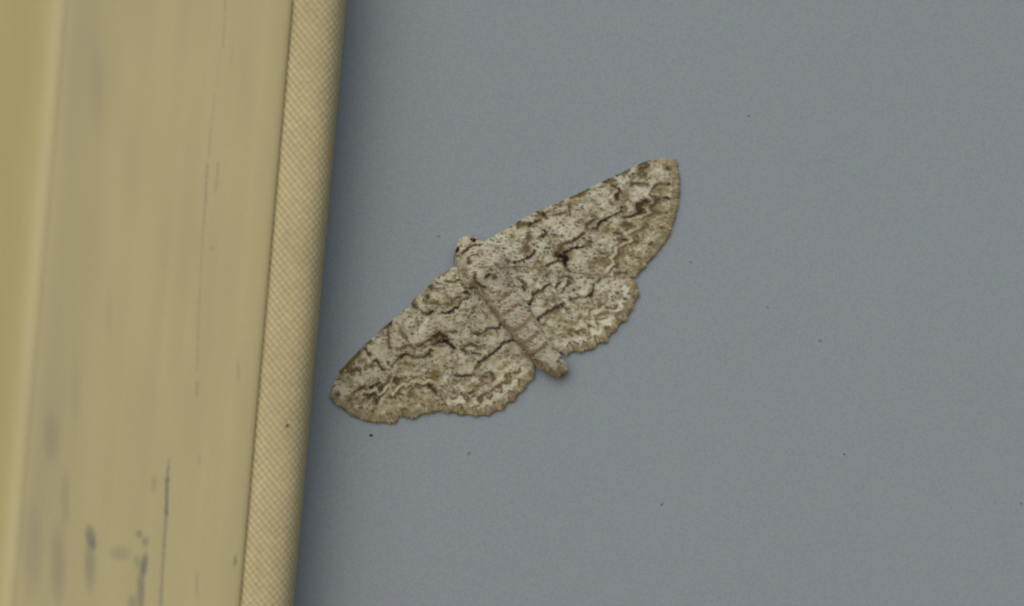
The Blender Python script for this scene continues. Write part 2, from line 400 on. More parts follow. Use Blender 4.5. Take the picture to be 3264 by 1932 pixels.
for x, y, r in [(1912, 640, 14), (1850, 740, 18), (1800, 735, 16), (1875, 650, 14), (2040, 610, 18), (2030, 635, 14), (1848, 835, 18), (1850, 815, 22), (2090, 545, 16), (2110, 560, 14),
                (1750, 700, 14), (1660, 740, 12), (1745, 825, 14), (1820, 700, 14), (1945, 780, 14), (1925, 765, 10), (2075, 760, 12), (2035, 800, 14), (1700, 870, 10)]:
    bl(x, y, r * 1.25, .5, WH, r * .65, -.1)
k(ZIG, 7, .4, (180, 175, 152))
bl(2129, 537, 9, 1, (72, 50, 36), 5.5, .2)
k([(2038, 525), (2052, 519), (2064, 515)], 8, .9, (70, 54, 36)); k([(2040, 539), (2052, 536), (2062, 528)], 9, .9, (80, 64, 42)); k([(2086, 514), (2108, 509)], 5, .7, (118, 84, 58))
k([(1966, 560), (1985, 550), (2008, 539)], 4.5, .9); bl(1997, 549, 13, .8, (84, 76, 44), 6, -.4); k([(1923, 579), (1935, 573), (1950, 568)], 6, .95); k([(1930, 583), (1945, 579), (1960, 575)], 5, .8, (88, 74, 44))
k([(2036, 551), (2050, 550), (2060, 554)], 5, .85, (66, 60, 48)); bl(2047, 560, 12, .85, (92, 84, 46), 6); bl(2030, 562, 16, .35, O_, 8)
k([(2012, 583), (2030, 585), (2048, 584), (2064, 588)], 6, .85, (82, 66, 50)); bl(2012, 590, 8, .6)
k([(1952, 588), (1957, 595), (1968, 601), (1976, 606), (1973, 613), (1964, 621), (1961, 628), (1970, 635)], 6, .95, (58, 46, 34)); bl(1966, 624, 7, .9, (52, 34, 26), 9)
k([(1970, 636), (1985, 640), (2010, 638)], 3, .6, B_)
k([(2132, 586), (2113, 588), (2101, 584), (2090, 591), (2081, 597), (2075, 609), (2069, 620), (2076, 626), (2086, 630), (2091, 638)], 6, .9, (64, 54, 40)); bl(2133, 586, 6, .9, K_, 5); bl(2085, 628, 12, .7, B_, 6)
k([(2132, 633), (2120, 632), (2106, 633), (2094, 637), (2089, 644)], 5, .95); bl(2131, 633, 7, .8, K_, 4)
k([(2034, 652), (2048, 649), (2060, 641), (2068, 641)], 9, 1); k([(2050, 641), (2058, 637)], 8, .8)
k([(2032, 655), (2034, 665), (2038, 674), (2046, 678), (2053, 676)], 12, .95, (58, 46, 32)); bl(2044, 671, 9, .9, K_, 6)
k([(2041, 678), (2026, 684), (2007, 690), (1990, 694)], 6, 1)
k([(2090, 646), (2080, 653), (2072, 660), (2078, 670), (2088, 675)], 9, .9, (70, 58, 36)); k([(2085, 678), (2070, 685), (2050, 691)], 5.5, .95); k([(2088, 675), (2106, 679)], 5, .75, B_)
bl(2122, 678, 8, .95, (66, 48, 42), 5); k([(2068, 721), (2060, 716), (2052, 722), (2042, 728), (2030, 734), (2018, 741)], 6, .9, (76, 60, 38)); bl(2060, 719, 8, .7)
k([(2025, 772), (2016, 776), (2004, 779), (1990, 784)], 7, .8, (88, 80, 44)); k([(1958, 743), (1968, 743), (1980, 747)], 6, .85, (70, 62, 52)); bl(1990, 763, 8, .95, (50, 44, 36), 5.5)
k([(1978, 780), (1968, 800), (1972, 810), (1962, 823)], 8, .65, B_); bl(1975, 812, 12, .6, O_, 9); k([(1912, 808), (1925, 808), (1938, 806)], 5, .8, B_); bl(1896, 824, 8, .7, (80, 70, 60), 3)
bl(2105, 726, 8, .95, (72, 44, 32), 5.5, -.3); bl(2074, 777, 9, 1, (54, 42, 38), 5); bl(2036, 822, 9, .85, (84, 66, 50), 4); bl(2044, 833, 12, .5, O_, 6); k([(1962, 872), (1975, 869), (1996, 868)], 6, .85, (78, 58, 42))
bl(1982, 661, 6, .95, K_, 5.5); bl(1982, 674, 5, .5); k([(1980, 673), (1970, 679), (1956, 685), (1937, 694), (1925, 700)], 4, .95); k([(1930, 698), (1915, 706), (1908, 716)], 7, 1, (38, 34, 32)); k([(1908, 716), (1904, 731)], 5.5, .9)
k([(1904, 697), (1892, 700), (1880, 708), (1872, 716)], 6, .85, (66, 50, 34)); k([(1900, 728), (1882, 731)], 3.5, .85)
k([(1819, 629), (1832, 622), (1850, 613), (1875, 604)], 5, 1); bl(1845, 622, 20, .95, (88, 70, 42), 6, -.35)
bl(1713, 674, 6, 1, K_, 5); k([(1716, 680), (1728, 684), (1742, 693)], 9, .85, (84, 70, 42)); bl(1733, 684, 6, .8, K_, 5); k([(1762, 688), (1782, 682), (1804, 677)], 5, .75, (78, 66, 50)); k([(1740, 675), (1760, 670)], 4, .5, B_)
bl(1654, 706, 7, .95, (50, 36, 28), 5); k([(1652, 718), (1672, 714), (1690, 715), (1703, 708), (1713, 703)], 9, .85, (82, 70, 42)); bl(1688, 713, 7, .8, K_, 5); bl(1705, 706, 7, .75, K_, 5); k([(1690, 724), (1712, 724)], 3, .6)
k([(1736, 735), (1739, 742), (1734, 750), (1726, 755)], 6.5, .95, (52, 44, 38)); k([(1717, 760), (1724, 757)], 5, .6, B_)
k([(1597, 858), (1602, 848), (1611, 839), (1623, 832)], 8, .75, (74, 66, 50)); k([(1637, 836), (1652, 836), (1668, 829), (1680, 822)], 4, 1); k([(1680, 823), (1692, 816), (1702, 807)], 7, .95, (48, 42, 40)); k([(1700, 810), (1705, 797)], 4.5, .8)
k([(1773, 812), (1785, 822), (1798, 820)], 13, .95, (58, 40, 28)); k([(1784, 817), (1800, 817), (1802, 806)], 8, 1, (24, 20, 18)); k([(1800, 806), (1814, 798), (1831, 791), (1846, 787), (1860, 785)], 6, 1, (38, 32, 28)); k([(1860, 785), (1882, 782)], 5, .7, B_)
k([(1798, 822), (1800, 834), (1803, 846)], 9, 1, (26, 20, 16)); k([(1803, 846), (1808, 858), (1814, 864)], 6, .85, (58, 48, 34)); k([(1793, 832), (1780, 832), (1769, 834), (1756, 841), (1740, 848)], 4.5, .9); bl(1803, 824, 9, .9, (28, 22, 18), 9)
k([(1786, 792), (1790, 780), (1800, 774), (1816, 772), (1832, 764)], 5, .8, (68, 58, 40)); k([(1828, 766), (1840, 759), (1850, 750), (1860, 745)], 7, .9, (62, 50, 32)); bl(1884, 772, 8, .85, (70, 52, 38), 4, .3)
bl(1862, 804, 10, .6, B_, 4, .4); bl(1608, 792, 9, .6, K_, 3); bl(1745, 791, 9, .7, (70, 66, 54), 3); bl(1765, 789, 5, .6, B_, 2.5); bl(1750, 778, 7, .55, B_, 3); bl(1753, 725, 5, .7, B_, 3); bl(1789, 750, 8, .75, (90, 76, 46), 4); bl(1762, 750, 5, .6)
# ---- right hindwing
k([(1752, 905), (1738, 914), (1726, 924), (1714, 931), (1702, 936)], 6.5, .95, (52, 46, 38)); k([(1702, 936), (1698, 948), (1694, 960), (1688, 969)], 8, .9, (62, 52, 34)); k([(1688, 970), (1680, 973), (1671, 969)], 4.5, .95); bl(1727, 930, 10, .7, O_, 6)
k([(1773, 919), (1778, 906), (1786, 895), (1793, 886), (1801, 881), (1811, 882), (1818, 887)], 6, .9, (60, 50, 38)); k([(1818, 887), (1811, 903), (1804, 914), (1796, 924)], 6, .8, (66, 58, 44)); k([(1812, 902), (1832, 899)], 5, .6, (70, 66, 50)); bl(1797, 902, 6, .7, WH, 14, .5)
bl(1791, 932, 5, .8); PM = [(1706, 1036), (1712, 1024), (1717, 1015), (1730, 1003), (1748, 992), (1768, 983), (1780, 978), (1792, 972), (1804, 964), (1817, 955)]
k(PM, 6.5, 1, (46, 40, 38)); k(PM[4:7], 8, .6); k(PM[-3:], 8.5, .9, (42, 34, 34)); k([(1830, 951), (1845, 948), (1866, 947), (1880, 943)], 5, .95, (52, 44, 40)); k([(1882, 943), (1888, 932), (1890, 920)], 8, .9, (50, 44, 36)); k([(1892, 908), (1900, 898), (1912, 889)], 5, .8)
bl(1758, 997, 30, .5, O_, 7, -.4); bl(1802, 985, 16, .7, B_, 6, .2); bl(1752, 955, 18, .45, (98, 90, 62), 12); bl(1765, 958, 14, .4, B_, 8); bl(1740, 975, 16, .5, B_, 7)
bl(1920, 972, 11, .9, (72, 54, 34), 6); bl(1880, 986, 14, .85, (68, 54, 38), 5, .3); bl(1952, 955, 6, .7); bl(1968, 974, 8, .6, B_, 3); k([(1908, 1003), (1930, 999), (1950, 999)], 4, .6, B_); k([(1948, 999), (1962, 998), (1978, 996)], 7, .95, (52, 36, 40)); bl(1958, 1005, 6, .8, B_, 8)
bl(1993, 952, 7, .95, K_, 4); bl(1927, 1047, 8, .9, (62, 46, 32), 5); bl(1880, 1077, 10, .75, B_, 5); k([(1815, 1089), (1828, 1092), (1846, 1095)], 5, .85, (60, 50, 46)); bl(1840, 1056, 7, .85, (78, 60, 36), 6); bl(1820, 1056, 8, .7, (94, 76, 52), 9); k([(1846, 1054), (1862, 1049)], 4, .6, B_)
k([(1795, 1076), (1818, 1073)], 3.5, .7); bl(1755, 1080, 14, .5, (96, 74, 46), 6); bl(1975, 1022, 10, .5, B_, 8); bl(1850, 1010, 14, .4, B_, 6, -.4); bl(1806, 1027, 10, .6, B_, 4, .5)
k([(1649, 888), (1663, 895), (1673, 906), (1680, 915)], 4.5, .8, (72, 66, 44)); k([(1667, 915), (1670, 924)], 6, .9, (50, 46, 50)); k([(1636, 912), (1655, 914)], 3, .5); k([(1742, 878), (1750, 871)], 3, .8)
for x, y, r in [(2002, 925, 14), (2000, 940, 10), (1976, 968, 13), (1975, 985, 9), (1938, 1030, 17), (1925, 1022, 12), (1902, 1056, 17), (1885, 1052, 12), (1848, 1082, 14), (1835, 1077, 12), (1775, 1094, 15), (1800, 1097, 10), (1733, 1053, 14), (1741, 1068, 12),
                (1755, 1030, 12), (1898, 993, 13), (1870, 1005, 12), (1810, 968, 12), (1795, 990, 8), (1962, 905, 14), (1925, 925, 16), (1700, 1005, 14), (1688, 950, 9), (1712, 985, 12), (1660, 935, 12), (1676, 952, 9), (1800, 950, 14), (1715, 910, 12), (1860, 930, 13), (1690, 895, 10), (1905, 1022, 8)]:
    bl(x, y, r, .72, WH, r * .72, r2.uniform(-.6, .6))
# ---- left forewing
k([(1322, 940), (1315, 951), (1316, 962), (1321, 974)], 10, .85, (84, 62, 44)); bl(1321, 946, 6, .8, K_, 6); k([(1321, 974), (1330, 985), (1345, 996)], 6, .85, (76, 66, 44)); k([(1358, 1001), (1368, 999), (1379, 995)], 8, .95, (48, 36, 24)); k([(1350, 999), (1362, 1002)], 5, .7)
k([(1413, 996), (1425, 997), (1438, 994)], 6, .95); bl(1436, 994, 9, 1, (34, 28, 28), 5.5, -.2); k([(1443, 991), (1451, 982), (1458, 979)], 6, .9); k([(1460, 975), (1466, 964), (1476, 955), (1485, 949), (1494, 950)], 5.5, .75, (62, 54, 48)); k([(1455, 950), (1468, 944)], 6, .7, (70, 56, 46))
bl(1385, 965, 30, .85, (86, 72, 44), 8); bl(1434, 966, 18, .85, (88, 70, 46), 11, -.4); bl(1362, 948, 8, .85, (66, 62, 42), 12, .5); bl(1430, 950, 12, .6, B_, 4); k([(1372, 912), (1373, 921)], 10, .8, (74, 64, 36)); bl(1392, 903, 6, .8, (66, 54, 50), 4)
bl(1441, 899, 18, .8, (86, 74, 44), 5); bl(1462, 894, 6, .9, (56, 48, 56), 4); bl(1426, 860, 10, .7, O_, 8); bl(1412, 872, 10, .6, (96, 74, 50), 8); bl(1485, 932, 8, .9, (46, 36, 40), 6); bl(1495, 938, 6, .7, K_, 3); bl(1450, 913, 10, .5, (100, 92, 80), 5); bl(1395, 875, 10, .5, B_, 8)
bl(1356, 930, 12, .5, O_, 8); bl(1400, 920, 12, .5, B_, 5)
bl(1243, 1029, 7, 1, K_, 8); bl(1231, 1040, 12, .9, (78, 66, 38), 8, -.6); k([(1214, 1050), (1206, 1058)], 7, .7, B_); k([(1238, 1052), (1236, 1066), (1238, 1082), (1241, 1095), (1245, 1112)], 5.5, .9, (86, 64, 38)); bl(1224, 1068, 12, .55, B_, 5)
k([(1178, 1085), (1168, 1096), (1157, 1104)], 7, .85, (80, 64, 42)); k([(1163, 1110), (1170, 1121), (1180, 1133)], 7, .85, (78, 60, 42)); k([(1152, 1108), (1140, 1119)], 6, .7, B_)
k([(1140, 1122), (1122, 1142), (1104, 1164), (1088, 1184)], 15, .9, (84, 72, 38)); k([(1112, 1184), (1124, 1182), (1136, 1179)], 11, .85, (78, 68, 42)); bl(1148, 1146, 14, .7, (94, 84, 52), 8, .4); bl(1147, 1188, 6, .8, B_, 11); bl(1118, 1170, 14, .4, B_, 9); bl(1165, 1165, 6, .6, B_, 14, .1)
k([(1189, 1152), (1199, 1149), (1207, 1156), (1209, 1166), (1214, 1176), (1226, 1181)], 7, .95, (62, 44, 34)); bl(1184, 1166, 12, .75, (84, 72, 46), 7); k([(1226, 1181), (1244, 1179)], 4, .5, B_)
k([(1250, 1168), (1258, 1155), (1267, 1146), (1276, 1137)], 6, .85, (72, 54, 40)); k([(1276, 1137), (1288, 1131), (1300, 1131), (1312, 1133)], 7.5, 1, (44, 34, 24)); k([(1312, 1134), (1330, 1139), (1351, 1137), (1365, 1129), (1376, 1117)], 6, .8, (64, 56, 36)); bl(1300, 1160, 18, .55, O_, 7); bl(1275, 1162, 10, .6, O_, 5)
k([(1266, 1113), (1284, 1109), (1298, 1101), (1308, 1098), (1316, 1104)], 6, .8, (80, 68, 46)); k([(1278, 1060), (1290, 1070), (1297, 1082)], 7, .7, (92, 78, 52)); k([(1330, 1100), (1346, 1096), (1360, 1088), (1378, 1080)], 7, .85, (66, 52, 38)); k([(1345, 1110), (1375, 1095), (1392, 1085)], 6, .5, B_)
k([(1388, 1072), (1400, 1064), (1412, 1070), (1420, 1073)], 14, .95, (56, 44, 28)); k([(1398, 1088), (1412, 1086), (1424, 1091)], 11, 1, (26, 24, 22)); k([(1424, 1090), (1436, 1098), (1447, 1108)], 8, .95, (44, 38, 32)); k([(1380, 1100), (1390, 1095), (1400, 1088)], 5, .9, (60, 38, 28)); bl(1422, 1086, 10, .9, (30, 26, 24), 7)
bl(1441, 1122, 8, .8, (100, 80, 54), 6); bl(1404, 1104, 14, .5, B_, 6, -.3); k([(1438, 1058), (1450, 1058)], 7, .7, B_); k([(1366, 1128), (1372, 1118)], 5, .8)
for x, y, r in [(1361, 1020, 10), (1350, 1040, 11), (1342, 1056, 11)]: bl(x, y, r * .6, .8, WH, r * 1.2, .45)
k([(1122, 1255), (1138, 1246), (1150, 1236), (1160, 1231)], 8, .9, (72, 50, 34)); bl(1162, 1248, 7, .8, (72, 60, 40), 15); k([(1180, 1236), (1192, 1229), (1206, 1221)], 8, .95, (54, 44, 28)); bl(1184, 1235, 6, 1, K_, 5); bl(1214, 1237, 11, .9, (64, 56, 32), 12); bl(1224, 1234, 6, .7)
bl(1170, 1262, 14, .95, (58, 54, 34), 9, -.2); k([(1160, 1275), (1172, 1268)], 8, .8, (66, 56, 34)); k([(1196, 1258), (1196, 1270), (1200, 1284)], 8, .9, (72, 54, 34)); k([(1202, 1272), (1212, 1264), (1220, 1256)], 5, .9, (54, 54, 38)); k([(1180, 1262), (1194, 1254)], 7, .8)
k([(1232, 1222), (1240, 1212), (1243, 1202)], 7, .8, (80, 66, 44)); bl(1262, 1212, 12, .9, (68, 52, 40), 10); k([(1270, 1212), (1284, 1204), (1294, 1199)], 6, .75, (80, 66, 50)); bl(1262, 1224, 8, .8, B_, 6); k([(1244, 1266), (1254, 1268), (1266, 1258), (1274, 1250)], 6, .8, (72, 60, 42))
k([(1302, 1250), (1312, 1240), (1322, 1232), (1330, 1222)], 6, .75, (80, 70, 42)); bl(1340, 1234, 14, .6, B_, 8); bl(1312, 1262, 14, .6, (88, 82, 52), 9); bl(1387, 1200, 17, .75, (96, 82, 42), 13); k([(1362, 1190), (1378, 1187), (1400, 1185)], 5, .65, (84, 70, 54)); k([(1364, 1229), (1374, 1232), (1384, 1244), (1390, 1252)], 8, .9, (74, 50, 34)); bl(1366, 1229, 6, .9, K_, 5)
k([(1404, 1258), (1416, 1240), (1424, 1228)], 7, .5, O_); bl(1196, 1207, 9, .5, B_, 4); bl(1178, 1220, 6, .4)
LZ = [(1150, 1256), (1162, 1246), (1176, 1250), (1190, 1243), (1198, 1240), (1204, 1252), (1207, 1262), (1216, 1252), (1226, 1244), (1240, 1224), (1246, 1240), (1251, 1258), (1258, 1252), (1264, 1240), (1274, 1232), (1284, 1222), (1292, 1230), (1304, 1224), (1318, 1214), (1342, 1216), (1352, 1222), (1360, 1214), (1380, 1216)]
k(LZ[:9], 6, .75, (166, 158, 132)); k(LZ[8:15], 9, .85, WH); k(LZ[14:], 6, .6, (160, 152, 122))
bl(1078, 1256, 6, .95, (70, 46, 30), 7, -.5); bl(1150, 1300, 7, .85, (72, 60, 36), 5); k([(1108, 1276), (1120, 1272)], 7, .8, (84, 68, 40)); bl(1188, 1311, 5, .8, B_, 9); bl(1237, 1317, 6, .8, (84, 58, 36)); k([(1272, 1322), (1282, 1313), (1290, 1304)], 8, .8, (78, 64, 36)); bl(1348, 1289, 6, .7, (84, 60, 36))
for x, y, r in [(1195, 1115, 18), (1220, 1125, 20), (1265, 1092, 20), (1250, 1145, 12), (1090, 1238, 14), (1108, 1252, 18), (1080, 1222, 10), (1155, 1205, 22), (1190, 1196, 16), (1215, 1318, 20), (1240, 1300, 14), (1320, 1085, 16), (1340, 1078, 18), (1425, 1118, 14), (1405, 1130, 16),
                (1260, 1062, 14), (1440, 1035, 16), (1400, 1015, 12), (1470, 1020, 16), (1410, 955, 14), (1390, 940, 16), (1340, 972, 8), (1455, 925, 14), (1300, 1190, 14), (1440, 1160, 12), (1360, 1265, 12), (1290, 1290, 12)]:
    bl(x, y, r, .5, (170, 164, 138), r * .7, r2.uniform(-.6, .6))
# ---- left hindwing
k([(1648, 1079), (1636, 1083), (1622, 1087), (1610, 1091), (1599, 1098)], 5, 1, (40, 36, 40)); k([(1599, 1098), (1590, 1107), (1582, 1117), (1572, 1125), (1562, 1132), (1552, 1139), (1545, 1143)], 6.5, 1, (42, 36, 36)); k([(1545, 1143), (1536, 1150), (1526, 1157)], 8, .95, (48, 44, 34))
k([(1524, 1162), (1518, 1172), (1510, 1184), (1508, 1192)], 6, .7, (74, 62, 46)); k([(1503, 1198), (1490, 1196), (1474, 1198), (1456, 1196)], 5.5, .9, (66, 46, 32)); bl(1476, 1199, 8, .7, (60, 40, 28), 4)
k([(1594, 1022), (1596, 1032), (1590, 1044)], 4.5, .9, (50, 44, 52)); k([(1590, 1045), (1578, 1046), (1566, 1044), (1552, 1050), (1544, 1058), (1532, 1066), (1520, 1064), (1508, 1062)], 5, .9, (56, 50, 52)); k([(1580, 1048), (1588, 1060)], 3.5, .7, (84, 52, 40)); bl(1560, 1064, 14, .4, O_, 5)
k([(1478, 1116), (1476, 1108), (1486, 1101), (1500, 1097), (1514, 1100), (1522, 1106)], 5.5, .85, (68, 60, 44)); k([(1470, 1114), (1484, 1121), (1504, 1123), (1522, 1127), (1532, 1128)], 5, .85, (70, 58, 50)); bl(1500, 1111, 16, .7, WH, 5); bl(1544, 1102, 10, .5, B_, 4)
k([(1566, 1190), (1570, 1200), (1573, 1212)], 7, .9, (66, 56, 38)); k([(1540, 1200), (1536, 1216), (1526, 1230), (1514, 1242)], 6, .7, (84, 68, 50)); k([(1514, 1243), (1506, 1249), (1494, 1250)], 8, .85, (72, 62, 40)); bl(1560, 1215, 12, .5, (102, 84, 58), 12)
bl(1614, 1201, 6, .8, (88, 68, 46), 9); k([(1618, 1192), (1632, 1193), (1640, 1196)], 5, .7, (84, 76, 44)); bl(1612, 1214, 10, .7, (84, 76, 44), 4); k([(1578, 1232), (1592, 1231), (1600, 1234)], 5, .75, B_); k([(1540, 1247), (1556, 1252), (1566, 1258)], 5, .8, (76, 64, 54)); bl(1650, 1155, 8, .6, (100, 78, 50), 6); bl(1600, 1175, 8, .5, O_, 5)
k([(1518, 1276), (1528, 1268), (1534, 1262)], 6, .8, (72, 66, 44)); bl(1489, 1282, 9, .6, (98, 84, 50), 10); k([(1480, 1264), (1492, 1270)], 4, .7, (74, 62, 60)); bl(1446, 1215, 10, .5, (88, 84, 56), 4); bl(1450, 1252, 10, .5, (84, 84, 58), 5)
bl(1416, 1292, 8, .9, (56, 48, 32), 6); bl(1522, 1295, 8, .95, (60, 46, 26), 5); bl(1575, 1286, 7, .95, (52, 42, 28), 7, -.5); bl(1620, 1255, 5, .8); bl(1656, 1208, 8, .9, (60, 54, 36), 5, .5); bl(1467, 1300, 6, .8, (84, 60, 32), 5); k([(1545, 1190), (1560, 1186)], 3, .5)
for x, y, r in [(1492, 1306, 11), (1478, 1296, 8), (1510, 1296, 8), (1549, 1296, 15), (1560, 1283, 10), (1599, 1271, 17), (1588, 1262, 12), (1632, 1243, 12), (1640, 1225, 9), (1650, 1115, 17), (1640, 1105, 11), (1624, 1184, 14), (1645, 1170, 14), (1680, 1152, 9),
                (1562, 1092, 18), (1578, 1078, 12), (1545, 1120, 11), (1632, 1060, 14), (1610, 1052, 12), (1470, 1134, 8), (1472, 1150, 9), (1480, 1175, 16), (1500, 1180, 12), (1569, 1172, 14), (1590, 1165, 12), (1600, 1150, 10), (1486, 1232, 9), (1510, 1210, 12), (1595, 1212, 12),
                (1450, 1275, 16), (1470, 1278, 14), (1510, 1262, 12), (1572, 1010, 12), (1555, 985, 8), (1535, 1010, 12), (1550, 1035, 10), (1660, 1190, 10), (1590, 1200, 9)]:
    bl(x, y, r, .7, (172, 168, 144), r * .7, r2.uniform(-.6, .6))
def scallop(M, inner, dist, amp, per, wd, c, al, ph0=0.0, s0=0, s1=1):
    M = np.array(M, float); seg = np.hypot(*np.diff(M, axis=0).T); L = np.r_[0, np.cumsum(seg)]; pts = []
    for q_ in np.arange(L[-1] * s0, L[-1] * s1, 5):
        x, y = np.interp(q_, L, M[:, 0]), np.interp(q_, L, M[:, 1])
        xa, ya = np.interp(q_ - 40, L, M[:, 0]), np.interp(q_ - 40, L, M[:, 1]); xb, yb = np.interp(q_ + 40, L, M[:, 0]), np.interp(q_ + 40, L, M[:, 1])
        nx, ny = yb - ya, -(xb - xa); z = math.hypot(nx, ny); nx, ny = nx / z, ny / z
        if nx * (x - inner[0]) + ny * (y - inner[1]) < 0: nx, ny = -nx, -ny
        dd_ = dist + amp * (.5 - abs(math.sin(math.pi * (q_ / per + ph0))))
        pts.append((x - nx * dd_, y - ny * dd_))
    MC.line(pts, wd, c, al, 2)
MC.an = MC.an0 * np.clip((noise(H, Wd, 15, 611) * .6 + noise(H, Wd, 6, 612) * .4 - .22) * 3.4, .3, 1.2)
for M, inn, per in ((MR_H, (1720, 950), 52), (ML_H, (1540, 1060), 50)):
    scallop(M, inn, 100, 12, per, 9, (118, 102, 68), .55, .2, .08, .92)
    scallop(M, inn, 84, 12, per, 7, WH, .5, .2, .08, .92)
    scallop(M, inn, 60, 24, per, 9, (92, 76, 48), .75, 0, .05, .95)
    scallop(M, inn, 49, 24, per, 7, WH, .5, 0, .03, .97)
    scallop(M, inn, 34, 26, per, 9, WH, .55, 0, .02, .98)
    scallop(M, inn, 23, 26, per, 5, (80, 66, 44), .75, 0, .02, .98)
for M, inn, per, a0, a1 in ((MR_F, (1850, 750), 48, .2, 1), (ML_F, (1280, 1100), 46, .12, .95)):
    scallop(M, inn, 27, 10, per, 4, (96, 80, 52), .45, 0, a0, a1)
    scallop(M, inn, 50, 22, per, 15, (122, 106, 72), .4, .3, a0, a1)
MC.an = MC.an0
# dark shading against the pale zigzag of the forewings
MC.line([(x + 10, y + 4) for x, y in ZIG[4:]], 6, (74, 62, 40), .75, 2); MC.line([(x - 10, y - 3) for x, y in ZIG[7:]], 6, (78, 66, 44), .65, 2); MC.line([(x + 24, y + 6) for x, y in ZIG[6:-4]], 12, (112, 98, 66), .5, 4)
MC.line(ZIG, 10, (180, 174, 150), .55, 4); MC.spot(2066, 652, 14, 6, (70, 58, 38), .5); MC.spot(2094, 641, 16, 9, (84, 72, 48), .6); MC.spot(2090, 676, 18, 8, (84, 72, 48), .6); MC.spot(2044, 660, 14, 16, (60, 50, 34), .6)
MC.line([(x, y + 10) for x, y in LZ[2:]], 6, (76, 64, 42), .7, 2); MC.line([(x, y - 10) for x, y in LZ[5:]], 6, (82, 70, 46), .55, 2); MC.line(LZ, 6, (172, 166, 138), .45, 2.5)
# a last light strewing so that marks and ground share the same scaly grain
strew(1500, [B_, K_, (80, 70, 50)], (2, 4.2), (1.2, 2), .3, .75)
strew(1500, [WH], (2.5, 5), (1.5, 3), .3, .7)

for M, wd in ((MR_F, 26), (MR_H, 22), (ML_F, 28), (ML_H, 20)):
    MC.an[:] = 1.0
    MC.line(M, wd, FR, .7, 7); MC.an[:] = MC.an0

# ------------------------------------------------------------------ the moth: wings
def inside(X, Y, P):
    P = np.array(P, float); r = np.zeros(X.shape, bool); x1, y1 = P[-1]
    for x2, y2 in P:
        c = ((y1 > Y) != (y2 > Y)) & (X < (x2 - x1) * (Y - y1) / (y2 - y1 + 1e-12) + x1); r ^= c; x1, y1 = x2, y2
    return r
def edgedist(X, Y, P):
    D = np.full(X.shape, 1e9); P = np.array(P, float)
    for (ax, ay), (bx, by) in zip(P, np.roll(P, -1, 0)):
        vx, vy = bx - ax, by - ay; L = vx * vx + vy * vy + 1e-9
        t = np.clip(((X - ax) * vx + (Y - ay) * vy) / L, 0, 1); D = np.minimum(D, np.hypot(X - ax - t * vx, Y - ay - t * vy))
    return D
RN = noise(H, Wd, 5, 301) * .5 + noise(H, Wd, 2.6, 302) * .5; RN2 = noise(H, Wd, 60, 303)
def depth(X, Y, base, d0, d1, reach, nv, span, seed):
    """height of a wing in metres: raised at its hinge, ribbed by veins fanning out of the hinge"""
    bx, by = base; r = np.hypot(X - bx, Y - by); th = np.arctan2(Y - by, X - bx)
    f = (th - span[0]) / (span[1] - span[0]) * nv
    rib = np.abs(np.sin(math.pi * f)) ** 1.0
    xi = np.clip((X - MC.x0).astype(int), 0, MC.w - 1); yi = np.clip((Y - MC.y0).astype(int), 0, MC.h - 1)
    return d0 + d1 * np.exp(-r / reach) + .000015 * (1 - rib) * np.clip(r / 250 - .2, 0, 1) + .000035 * RN[yi, xi] + .00010 * RN2[yi, xi]
def wing(name, P, base, dp, parent, th=.00004, step=2.0):
    P = np.array(P, float)
    x0, y0 = P.min(0) - 4; x1, y1 = P.max(0) + 4
    gx = np.arange(x0, x1, step); gy = np.arange(y0, y1, step); X, Y = np.meshgrid(gx, gy, indexing='ij')
    xi = np.clip((X - MC.x0).astype(int), 0, MC.w - 1); yi = np.clip((Y - MC.y0).astype(int), 0, MC.h - 1)
    m = inside(X + 2.5 * (RN[yi, xi] - .5), Y + 2.5 * (RN[yi, xi] - .5), P)
    idx = -np.ones(X.shape, int)
    cell = m[:-1, :-1] & m[1:, :-1] & m[:-1, 1:] & m[1:, 1:]
    used = np.zeros(X.shape, bool); used[:-1, :-1] |= cell; used[1:, :-1] |= cell; used[:-1, 1:] |= cell; used[1:, 1:] |= cell
    idx[used] = np.arange(used.sum()); xs, ys = X[used], Y[used]
    ed = edgedist(xs, ys, P)
    d = dp(xs, ys) - .00005 * np.exp(-ed / 14)
    top = W(xs, ys, d); bot = top.copy(); bot[:, 1] += th
    i, j = np.nonzero(cell)
    F = np.stack([idx[i, j], idx[i + 1, j], idx[i + 1, j + 1], idx[i, j + 1]], -1)
    N = len(xs); F2 = F[:, ::-1] + N
    # rim
    from collections import Counter
    E = {}
    for f in F.tolist():
        for a_, b_ in zip(f, f[1:] + f[:1]):
            if (b_, a_) in E: del E[(b_, a_)]
            else: E[(a_, b_)] = 1
    rim = [(b_, a_, a_ + N, b_ + N) for a_, b_ in E]
    C = alb(MC.sample(xs, ys)) * 1.10; C = np.vstack([C, C * .8])
    return mesh(name, np.vstack([top, bot]), F.tolist() + F2.tolist() + rim, m_wing, parent, C)
